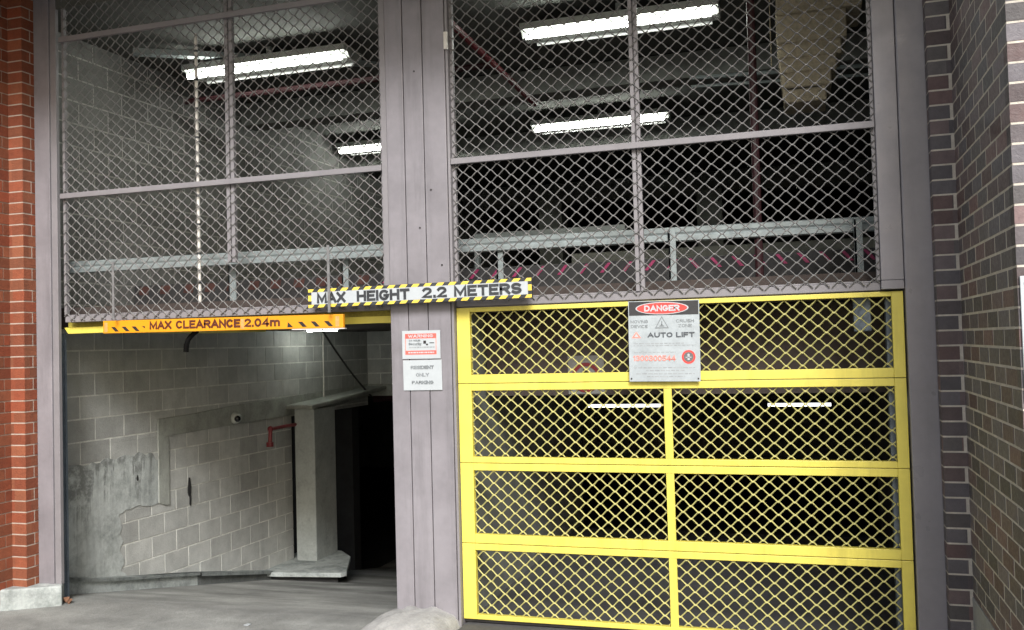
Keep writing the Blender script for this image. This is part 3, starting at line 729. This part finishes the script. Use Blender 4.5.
# max height sign
Y = -.115
f, Wd, H, tl = frame_of(P(308,289.5,Y), P(531.5,277.5,Y), P(309,308,Y))
t = thing('height_limit_sign', f(Wd/2, Y, 0), 'long white MAX HEIGHT 2.2 METERS sign with yellow and black striped border', 'sign')
b = MB(); b.prism([f(0,Y,0), f(Wd,Y,0), f(Wd,Y,H), f(0,Y,H)], (0,.02,0)); b.build('board', M_grey, t, bevel=.002)
b = MB(); bw = H*.17; b.prism([f(bw*1.2,Y-.002,bw), f(Wd-bw*1.2,Y-.002,bw), f(Wd-bw*1.2,Y-.002,H-bw), f(bw*1.2,Y-.002,H-bw)], (0,.003,0)); b.build('face', M_white, t)
b = MB(); px = Wd/224.0
for z0, z1 in ((.001, bw-.001), (H-bw+.001, H-.001)):
    b = MB(); stripes(b, .001, Wd-.001, z0, z1, Y-.0014, 12.2*px, .52, 2.5*px, lambda a, y, c: f(a, y, c)); b.build('yellow_stripes', M_ystripe, t)
for x0, x1 in ((.001, bw*1.15), (Wd-bw*1.15, Wd-.001)):
    b = MB(); b.prism([f(x0,Y-.0014,H*.36), f(x1,Y-.0014,H*.36), f(x1,Y-.0014,H*.66), f(x0,Y-.0014,H*.66)], (0,.0012,0)); b.build('yellow_stripes', M_ystripe, t)
yt = Y-.0035
for s, c0, c1 in (('MAX', 9.6, 40), ('HEIGHT', 51.8, 106), ('2.2', 118.6, 143), ('METERS', 150, 214.6)):
    text_on('lettering', s, f((c0+c1)/2*px, yt, H*.5), (c1-c0)*px, H*.56, M_grey, t, tl, wt=.25)
# danger sign
Y = -.01
f, Wd, H, tl = frame_of(P(628,301.5,Y), P(699,299.5,Y), P(630.5,381.5,Y))
t = thing('danger_sign', f(Wd/2, Y, 0), 'pale DANGER auto lift warning sign with black and red heading on the yellow gate', 'sign')
b = MB(); b.prism([f(0,Y,0), f(Wd,Y,0), f(Wd,Y,H), f(0,Y,H)], (0,.004,0)); b.build('board', M_sil, t)
def rect(mb, u0, u1, v0, v1, y, th=.001): mb.prism([f(u0*Wd,y,v0*H), f(u1*Wd,y,v0*H), f(u1*Wd,y,v1*H), f(u0*Wd,y,v1*H)], (0,th,0))
b = MB(); rect(b, .012,.988,.82,.992,Y-.001); b.build('black_heading', mat('black_heading_print', (.03,.03,.032), .45, var=.1), t)
def ell(mb, u, v, ru, rv, y, n=28, th=.001):
    mb.prism([f(u*Wd+ru*Wd*math.cos(a), y, v*H+rv*H*math.sin(a)) for a in [2*math.pi*i/n for i in range(n)]], (0,th,0))
b = MB(); ell(b, .48,.906,.375,.077,Y-.0022); b.build('white_oval', M_white, t)
b = MB(); ell(b, .48,.906,.355,.067,Y-.0034); b.build('red_oval', M_red, t)
text_on('lettering', 'DANGER', f(.48*Wd,Y-.0036,.906*H), .50*Wd, .075*H, M_white, t, tl)
gm = mat('mid_grey_print', (.2,.22,.23), .6, var=.2)
for s, u, v, w, h in (('MOVING',.155,.745,.25,.038),('DEVICE',.155,.685,.24,.038),('CRUSH',.80,.745,.25,.038),('ZONE',.80,.685,.19,.038)):
    text_on('lettering', s, f(u*Wd,Y-.001,v*H), w*Wd, h*H, gm, t, tl, wt=.18)
text_on('lettering', 'AUTO LIFT', f(.60*Wd,Y-.001,.575*H), .66*Wd, .062*H, mat('dark_grey_print', (.07,.08,.09), .55, var=.2), t, tl)
text_on('lettering', '1300300544', f(.36*Wd,Y-.001,.288*H), .60*Wd, .068*H, M_redf, t, tl, wt=.17)
def tri(mb, u, v, w, h, y, th=.001): mb.prism([f((u-w/2)*Wd,y,v*H), f((u+w/2)*Wd,y,v*H), f(u*Wd,y,(v+h)*H)], (0,th,0))
b = MB(); tri(b, .475,.655,.20,.155,Y-.001); b.build('triangle_border', gm, t)
b = MB(); tri(b, .475,.668,.155,.118,Y-.0022); b.build('triangle_face', M_sil, t)
b = MB(); rect(b, .468,.482,.70,.745,Y-.0034); rect(b,.44,.51,.678,.688,Y-.0034); tri(b,.475,.69,.05,.02,Y-.0034); b.build('triangle_symbol', gm, t)
b = MB(); tri(b, .11,.54,.135,.08,Y-.001); b.build('red_triangle', M_redf, t)
b = MB(); tri(b, .11,.553,.06,.04,Y-.0022); b.build('triangle_mark', M_white, t)
def dashes(mb, v, u0, u1, h, y):
    u = u0
    while u < u1-.01:
        w = random.uniform(.025,.075); w = min(w, u1-u); rect(mb, u, u+w, v-h/2, v+h/2, y, .0008); u += w+.014
b = MB()
for v, u0, u1 in ((.47,.07,.78),(.445,.07,.93),(.36,.07,.66),(.17,.06,.94),(.135,.24,.78),(.095,.10,.92),(.06,.25,.78)): dashes(b, v, u0, u1, .012, Y-.0009)
b.build('fine_print', M_dash, t)
b = MB(); ell(b, .84,.30,.095,.085,Y-.001); b.build('red_ring', M_red, t)
b = MB(); ell(b, .84,.30,.068,.061,Y-.0022); b.build('ring_face', mat('grey_symbol_ground', (.12,.12,.12), .6, var=.1), t)
b = MB(); ell(b, .84,.325,.018,.016,Y-.0034,10); rect(b,.825,.855,.262,.312,Y-.0034); rect(b,.80,.88,.29,.30,Y-.0034); b.build('ring_symbol', M_white, t)
for u, v in ((.03,.035),(.97,.035)):
    b = MB(); ell(b, u, v, .012,.011, Y-.004, 8, .003); b.build('screw', M_black, t)
# warning sign on the column
Y = -.026
f, Wd, H, tl = frame_of(P(402,331,Y), P(440,330,Y), P(402.5,359,Y))
t = thing('warning_sign', f(Wd/2, Y, 0), 'small white WARNING security sign with red bands on the clad column', 'sign')
b = MB(); b.prism([f(0,Y,0), f(Wd,Y,0), f(Wd,Y,H), f(0,Y,H)], (0,.004,0)); b.build('board', M_white, t)
for v0_, v1_ in ((.72,.89),(.15,.29)):
    b = MB(); rect(b,.08,.90,v0_,v1_,Y-.001); b.build('red_band', mat('salmon_red_print', (.80,.13,.10), .5, var=.15), t)
for u_ in (.08,.88):
    b = MB(); rect(b,u_,u_+.02,.29,.72,Y-.001); b.build('red_side_line', M_redf, t)
text_on('lettering', 'WARNING', f(.49*Wd,Y-.0014,.805*H), .66*Wd, .11*H, M_white, t, tl)
text_on('lettering', '24 HOUR', f(.33*Wd,Y-.001,.65*H), .30*Wd, .06*H, gm, t, tl)
text_on('lettering', 'Security', f(.34*Wd,Y-.001,.53*H), .34*Wd, .09*H, gm, t, tl)
b = MB(); dashes(b, .405, .18, .85, .05, Y-.001); b.build('fine_print', M_dash, t)
b = MB(); dashes(b, .22, .16, .84, .05, Y-.0022); b.build('white_fine_print', M_white, t)
b = MB(); rect(b,.56,.63,.53,.64,Y-.001); rect(b,.63,.68,.47,.53,Y-.001); rect(b,.72,.84,.54,.57,Y-.001); b.build('camera_symbol', M_black, t)
# resident parking sign
f, Wd, H, tl = frame_of(P(403,360.5,Y), P(441.5,359.5,Y), P(403.5,390.5,Y))
t = thing('parking_sign', f(Wd/2, Y, 0), 'plain white RESIDENT ONLY PARKING sign directly under the warning sign', 'sign')
b = MB(); b.prism([f(0,Y,0), f(Wd,Y,0), f(Wd,Y,H), f(0,Y,H)], (0,.004,0)); b.build('board', M_white, t)
for s, v, w in (('RESIDENT',.76,.60),('ONLY',.51,.34),('PARKING',.26,.56)):
    text_on('lettering', s, f(.50*Wd,Y-.001,v*H), w*Wd, .115*H, gm, t, tl)
# white sign at the right edge, on the building front
Y = YRO-.014
a, c = P(1019.8,276,Y), P(1019.8,402,Y)
t = thing('wall_sign', (a.x+.35, Y, c.z), 'white board at the right edge of the dark brick front', 'sign')
b = MB(); b.box(a.x, a.x+.7, Y, Y+.008, c.z, a.z); b.build('board', M_white, t, bevel=.002)
b = MB(); b.tube([(a.x+.02,Y-.003,a.z-.03),(a.x+.02,Y+.001,a.z-.03)], .006, 8); b.build('screw', M_galv, t)

# ------------------------------------------------------------------ inside, upper floor
def light(px0, px1, py, y, z, label, lit, L=None, group='lit fluorescent lights on the garage ceiling'):
    D = y+CD; x0, x1 = pl(px0, py)[0]*D, pl(px1, py)[0]*D
    if L: x1 = x0+L
    t = thing('fluorescent_light', ((x0+x1)/2, y, z), label, 'ceiling light', group)
    b = MB(); b.box(x0-.05, x1+.05, y-.03, y+.30, z+.055, z+.11); b.prism([(x0-.05,y+.03,z+.054),(x0-.05,y+.06,z+.01),(x0-.05,y+.21,z+.01),(x0-.05,y+.24,z+.054)], (x1-x0+.1,0,0))
    b.box((x0+x1)/2-.02,(x0+x1)/2+.02,y+.1,y+.14,z+.11,4.62); b.build('housing', M_house, t)
    b = MB(); b.tube([(x0,y,z),(x1,y,z)], .021, 10); b.build('tube', lit, t)
    b = MB(); b.tube([(x0+.02,y+.27,z+.02),(x1-.02,y+.27,z+.02)], .018, 8); b.build('dim_tube', M_tubeoff, t)
zL = 4.40
ya = (zL-CH)/pl(619,25)[1]-CD
yb_ = (zL-CH)/pl(600,124)[1]-CD
light(188,341,68, (zL-CH)/pl(265,67)[1]-CD, zL, 'long lit fluorescent light at upper left behind the mesh', M_tube)
light(526,712,25, ya, zL, 'largest lit fluorescent light, at the top behind the right mesh screen', M_tube)
light(535,664,124, yb_, zL, 'lit fluorescent light just above the rail of the right mesh screen', M_tube)
light(340,400,150, (zL-CH)/pl(362,150)[1]-CD, zL, 'short stretch of lit fluorescent light cut off by the clad column', M_tube, L=1.45)
# guard rail
t = thing('guard_rail', (-2, .9, 2.26), 'pale galvanised guard rail behind the mesh along the upper floor edge', 'guard rail')
def gp(px, py, D): return P(px, py, D-CD)
ra, rb = gp(64,269,6.22), gp(905,222.5,6.5); ra.z = rb.z = CH+.1155*6.27
for zz in ra, rb: pass
b = MB()
d = (rb-ra); nn = Vector((d.y, -d.x, 0)).normalized()
hh = .05
prof = [(0,hh),(-.012,hh*.86),(-.012,hh*.3),(-.004,.0),(-.012,-hh*.3),(-.012,-hh*.86),(0,-hh),(.018,-hh),(.018,0),(.018,hh)]
A_ = [ra+nn*(-p)+Vector((0,0,q)) for p, q in prof]; B_ = [rb+nn*(-p)+Vector((0,0,q)) for p, q in prof]
k = len(prof); b.poly(A_+B_, [(i,(i+1)%k,k+(i+1)%k,k+i) for i in range(k)]+[tuple(range(k-1,-1,-1)), tuple(range(k,2*k))])
b.build('beam', M_galv, t)
for px, w in ((232,.07),(345,.055),(500,.05),(673,.05),(860,.05)):
    c = gp(px, 275, 6.40)
    b = MB(); b.box(c.x-w/2, c.x-w/2+.012, c.y, c.y+.07, 2.262, 2.63); b.box(c.x-w/2, c.x+w/2, c.y, c.y+.010, 2.262, 2.62); b.box(c.x-w, c.x+w, c.y-.03, c.y+.1, 2.262, 2.272)
    b.build('post', M_galv, t)
b = MB(); a, c = gp(474,236,7.9), gp(625,234,7.9); a.z = c.z = CH+.123*7.9
b.box(a.x, c.x, a.y, a.y+.04, a.z-.032, a.z+.032); b.box(a.x-.0, a.x+.04, a.y, a.y+.06, 2.262, a.z-.032)
tag(b.build('guard_rail', M_galv), 'shorter grey guard rail section behind the long one, right of the column', 'guard rail')
# striped low beam behind the rail
t = thing('wheel_stop_beam', (-2, 1.3, 2.26), 'low dark beam with pink and red brown slanted stripes under the guard rail', 'wheel stop')
yy = 1.25; zb = CH+.0735*(CD+yy); zt_ = CH+.0875*(CD+yy)
b = MB(); b.box(-5.85, 1.2, yy, yy+.12, 2.262, zt_); b.build('beam', mat('dark_stop_beam', (.05,.05,.05), .8, var=.2), t, bevel=.004)
b = MB(); b2 = MB()
for k in range(46):
    px = 100+k*22+random.uniform(-1,1)
    if px > 875: break
    x = pl(px, 272)[0]*(CD+yy-.002)
    s = .032 if px < 690 else -.032
    w = .028; tgt = b if px > 380 else b2
    if px <= 380: w = .10; s = .01
    tgt.prism([(x-w/2-s,yy-.004,zb+.015),(x+w/2-s,yy-.004,zb+.015),(x+w/2+s,yy-.004,zt_-.01),(x-w/2+s,yy-.004,zt_-.01)], (0,.006,0))
b.build('pink_stripes', M_pink, t); b2.build('brown_stripes', M_brst, t)
# distant concrete upstand
b = MB(); b.box(-2.6, 2.9, 5.0, 5.2, 2.262, CH+.098*(CD+5)); tag(b.build('concrete_upstand', mat('pale_upstand', (.30,.31,.28), .85, var=.3, scale=1.5)), 'low pale concrete upstand dim behind the guard rail', 'parapet')
# beams and services under the ceiling
for i, (y, z0, lab) in enumerate(((3.0, 4.36, 'nearest concrete ceiling beam behind the mesh, between the two rows of lights'), (5.6, 4.32, 'second concrete ceiling beam, beyond the farther row of lights'), (9.5, 4.25, 'farthest concrete ceiling beam deep in the garage'))):
    b = MB(); b.box(-6, 2.98, y, y+.3, z0, 4.61); tag(b.build('ceiling_beam', M_inner, bevel=.01), lab, 'beam', 'concrete beams under the garage ceiling')
for i, (x, lab) in enumerate(((-3.9, 'square concrete column deep inside the garage, left bay'), (-1.3, 'square concrete column deep inside the garage, middle of the right screen'), (1.7, 'square concrete column deep inside the garage, near the right end'))):
    b = MB(); b.box(x-.2, x+.2, 9.0, 9.4, 2.262, 4.249); tag(b.build('concrete_column', M_inner, bevel=.01), lab, 'column', 'columns deep inside the garage')
def zpipe(pts, r, name, m, lab, cat='pipe'):
    b = MB(); b.tube(pts, r, 10); tag(b.build(name, m), lab, cat)
z_ = 4.3
q0, q1 = (z_-CH)/pl(450,20)[1], (z_-CH)/pl(535,104)[1]
zpipe([(pl(450,20)[0]*q0, q0-CD-.8, z_), (pl(535,104)[0]*q1, q1-CD, z_)], .028, 'sprinkler_main', mat('dull_red_pipe_paint', (.13,.012,.018), .5, var=.15), 'red sprinkler pipe running back under the ceiling just right of the clad column')
q2 = (z_-CH)/pl(470,67)[1]; xx = pl(492,62)[0]*q2
zpipe([(xx, q2-CD, z_-.005), (-5.6, q2-CD, z_-.005)], .028, 'sprinkler_branch', M_dredp, 'red sprinkler branch pipe crossing under the ceiling behind the clad column')
zpipe([(pl(757,200)[0]*6.5, .6, 1.62), (pl(757,200)[0]*6.5, .6, 4.6)], .028, 'fire_riser', M_dredp, 'thin dark red vertical pipe behind the mesh right of the danger sign')
a, c = P(133,52,.85), P(385,64,2.3)
b = MB(); b.bar(a, c, .05, .09); tag(b.build('cable_tray', M_galv), 'grey cable tray under the ceiling above the left light', 'cable tray')
b = MB(); b.bar(a+Vector((.1,.3,.05)), c+Vector((-.2,.3,.05)), .03, .06); tag(b.build('conduit', M_galvd), 'dark conduit behind the grey cable tray at upper left', 'conduit')
# round duct loops
b = MB(); c = P(350,100,3.6)
b.tube([c+Vector((.36*math.cos(a_), .1*math.sin(a_), .24*math.sin(a_))) for a_ in [i*math.pi/10+math.pi*.9 for i in range(14)]], .04, 8)
tag(b.build('flexible_hose', M_inner, smooth=True), 'grey looped flexible hose hanging between the two left lights', 'hose')
b = MB(); a, c = P(452,98,4.4), P(640,98,4.4); b.box(a.x-.6, c.x, 4.4, 4.75, a.z-.12, a.z+.10)
tag(b.build('air_duct', M_house), 'flat pale air duct crossing behind the mesh above the lower right light', 'duct')
b = MB(); a, c = P(690,78,2.9), P(775,77,2.9); b.tube([a, c+Vector((1.2,0,0))], .02, 8); b.tube([a+Vector((0,.05,-.07)), c+Vector((1.2,.05,-.07))], .015, 8)
tag(b.build('pipe_pair', M_galv), 'pair of thin grey pipes left of the beige wrapped duct', 'pipe')
# beige wrapped unit top right
yq = 1.6
t = thing('wrapped_duct', P(815,98,yq), 'beige wrapped duct hanging in dark banded steps at the top right', 'duct')
def bx(px0, py0, px1, py1, y0, y1, m, nm, dz=0):
    a, c = P(px0,py0,yq), P(px1,py1,yq)
    b = MB(); b.box(a.x, c.x, yq+y0, yq+y1, c.z, min(a.z, 4.6)); b.build(nm, m, t, bevel=.012)
bx(774,-40,862,6, -.05, .5, M_beige, 'top_wrap')
bx(775,8.5,847,36, 0, .5, M_beige, 'upper_wrap')
for k in range(4):
    y0 = 40+k*15.5; bx(777+2*k, y0, 842-k*5, y0+11.5, .02+.01*k, .45, M_beige, 'lower_wrap')
    bx(779+2*k, y0-4, 838-k*5, y0, .05, .4, M_black, 'dark_band')
bx(767,-40,771.5,62, .1, .14, M_beige, 'side_strap')
# white measuring pole
t = thing('marker_pole', P(200,303,.05), 'thin white segmented vertical pole behind the left mesh screen', 'pole')
a, c = P(195.5,34,.05), P(200,303,.05)
b = MB(); b.tube([a, c], .0125, 8); b.build('shaft', M_pwhite, t)
for k in range(9):
    p = a.lerp(c, (k+.6)/9.3); b = MB(); b.tube([p+Vector((0,0,.008)), p-Vector((0,0,.008))], .016, 8); b.build('joint_ring', M_grey, t)

# ------------------------------------------------------------------ inside, behind the gate
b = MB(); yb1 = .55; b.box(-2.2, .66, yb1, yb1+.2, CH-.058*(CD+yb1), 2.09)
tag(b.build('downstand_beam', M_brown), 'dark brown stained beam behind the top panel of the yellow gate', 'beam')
c = P(586,377.5,yb1-.01); t = thing('prohibition_sign', c, 'grey notice with a red ring on the brown beam behind the gate', 'sign')
b = MB(); b.box(c.x-.13, c.x+.13, yb1-.008, yb1-.002, c.z-.115, c.z+.155); b.build('board', mat('grey_notice', (.20,.20,.19), .6, var=.2, scale=12), t)
b = MB(); n_ = 32; ro, ri = .105, .080
pts = [(c.x+r*math.cos(a_), y, c.z+r*math.sin(a_)) for y in (yb1-.009, yb1-.0125) for r in (ro, ri) for a_ in [2*math.pi*i/n_ for i in range(n_)]]
fs = []
for i in range(n_):
    j = (i+1) % n_
    fs += [(2*n_+i, 2*n_+j, 3*n_+j, 3*n_+i), (i, j, 2*n_+j, 2*n_+i), (n_+i, n_+j, 3*n_+j, 3*n_+i)]
b.poly(pts, fs); b.build('red_ring', M_redp, t)
b = MB(); b.box(c.x-.02, c.x+.02, yb1-.011, yb1-.0075, c.z-.05, c.z+.06); b.box(c.x-.05, c.x+.05, yb1-.0105, yb1-.0075, c.z-.01, c.z+.01); b.build('symbol', M_black, t)
# basement lights
zB = .82; DB = (zB-CH)/pl(660,405.5)[1]
for px0, px1, lab in ((588.5,661,'left lit tube light seen through the second gate panel'),(768,831,'right lit tube light seen through the second gate panel')):
    x0, x1 = pl(px0,405)[0]*DB, pl(px1,405)[0]*DB; y = DB-CD
    t = thing('tube_light', ((x0+x1)/2, y, zB), lab, 'ceiling light', 'tube lights deep behind the yellow gate')
    b = MB(); b.tube([(x0,y,zB),(x1,y,zB)], .024, 8); b.build('tube', M_tubeb, t)
    b = MB(); b.box(x0-.03, x1+.03, y-.02, y+.06, zB+.04, zB+.08)
    for x in (x0+.2, x1-.2): b.box(x-.01, x+.01, y+.01, y+.03, zB+.08, 2.1)
    b.build('housing', M_dark, t)
# gate operator fitting at top right
c = P(862,305,.12); b = MB(); b.box(c.x-.05, c.x+.05, .12, .2, c.z-.16, c.z+.05); b.tube([(c.x,.16,c.z+.0),(c.x,.16,c.z+.07)], .03, 8)
tag(b.build('door_fitting', M_galvd, bevel=.006), 'pale metal fitting behind the top right corner of the gate mesh', 'door fitting')
b = MB(); x = P(896,400,.12).x; b.box(x-.035, x-.005, .10, .16, 0, 2.08); b.box(x-.04, x-.035, .10, .2, 0, 2.08)
tag(b.build('guide_rail', M_galvd), 'grey steel guide channel behind the right edge of the yellow gate', 'guide rail')

# ------------------------------------------------------------------ light
w = bpy.data.worlds.new('World'); S.world = w; w.use_nodes = True; nt = w.node_tree
bg = nt.nodes['Background']; sky = nt.nodes.new('ShaderNodeTexSky'); sky.sky_type = 'NISHITA'; sky.sun_disc = False
EL, AZ = math.radians(35), math.radians(159)     # azimuth clockwise from +y: the sun stands behind the camera, to the right
sky.sun_elevation = EL; sky.sun_rotation = AZ; sky.air_density = 1.0; sky.dust_density = 4.0; sky.ozone_density = 1.0
nt.links.new(sky.outputs[0], bg.inputs[0]); bg.inputs[1].default_value = .09
sd = bpy.data.lights.new('sun', 'SUN'); sd.energy = 2.5; sd.angle = math.radians(20); sd.color = (.97, .98, 1)
so = bpy.data.objects.new('sun', sd); COL.objects.link(so)
dirv = Vector((math.sin(AZ)*math.cos(EL), math.cos(AZ)*math.cos(EL), math.sin(EL)))
so.rotation_euler = dirv.to_track_quat('Z', 'Y').to_euler(); so.location = (0,-20,20)

cd = bpy.data.cameras.new('camera'); co = bpy.data.objects.new('camera', cd); COL.objects.link(co)
cd.sensor_width = 36; cd.lens = F/1024*36; cd.clip_end = 400; cd.clip_start = .05
co.matrix_world = Matrix(((AX_R.x, AX_U.x, -AX_F.x, CAM.x), (AX_R.y, AX_U.y, -AX_F.y, CAM.y), (AX_R.z, AX_U.z, -AX_F.z, CAM.z), (0,0,0,1)))
S.camera = co
S.view_settings.view_transform = 'Standard'; S.view_settings.look = 'None'; S.view_settings.gamma = 1
S.view_settings.exposure = 0.8
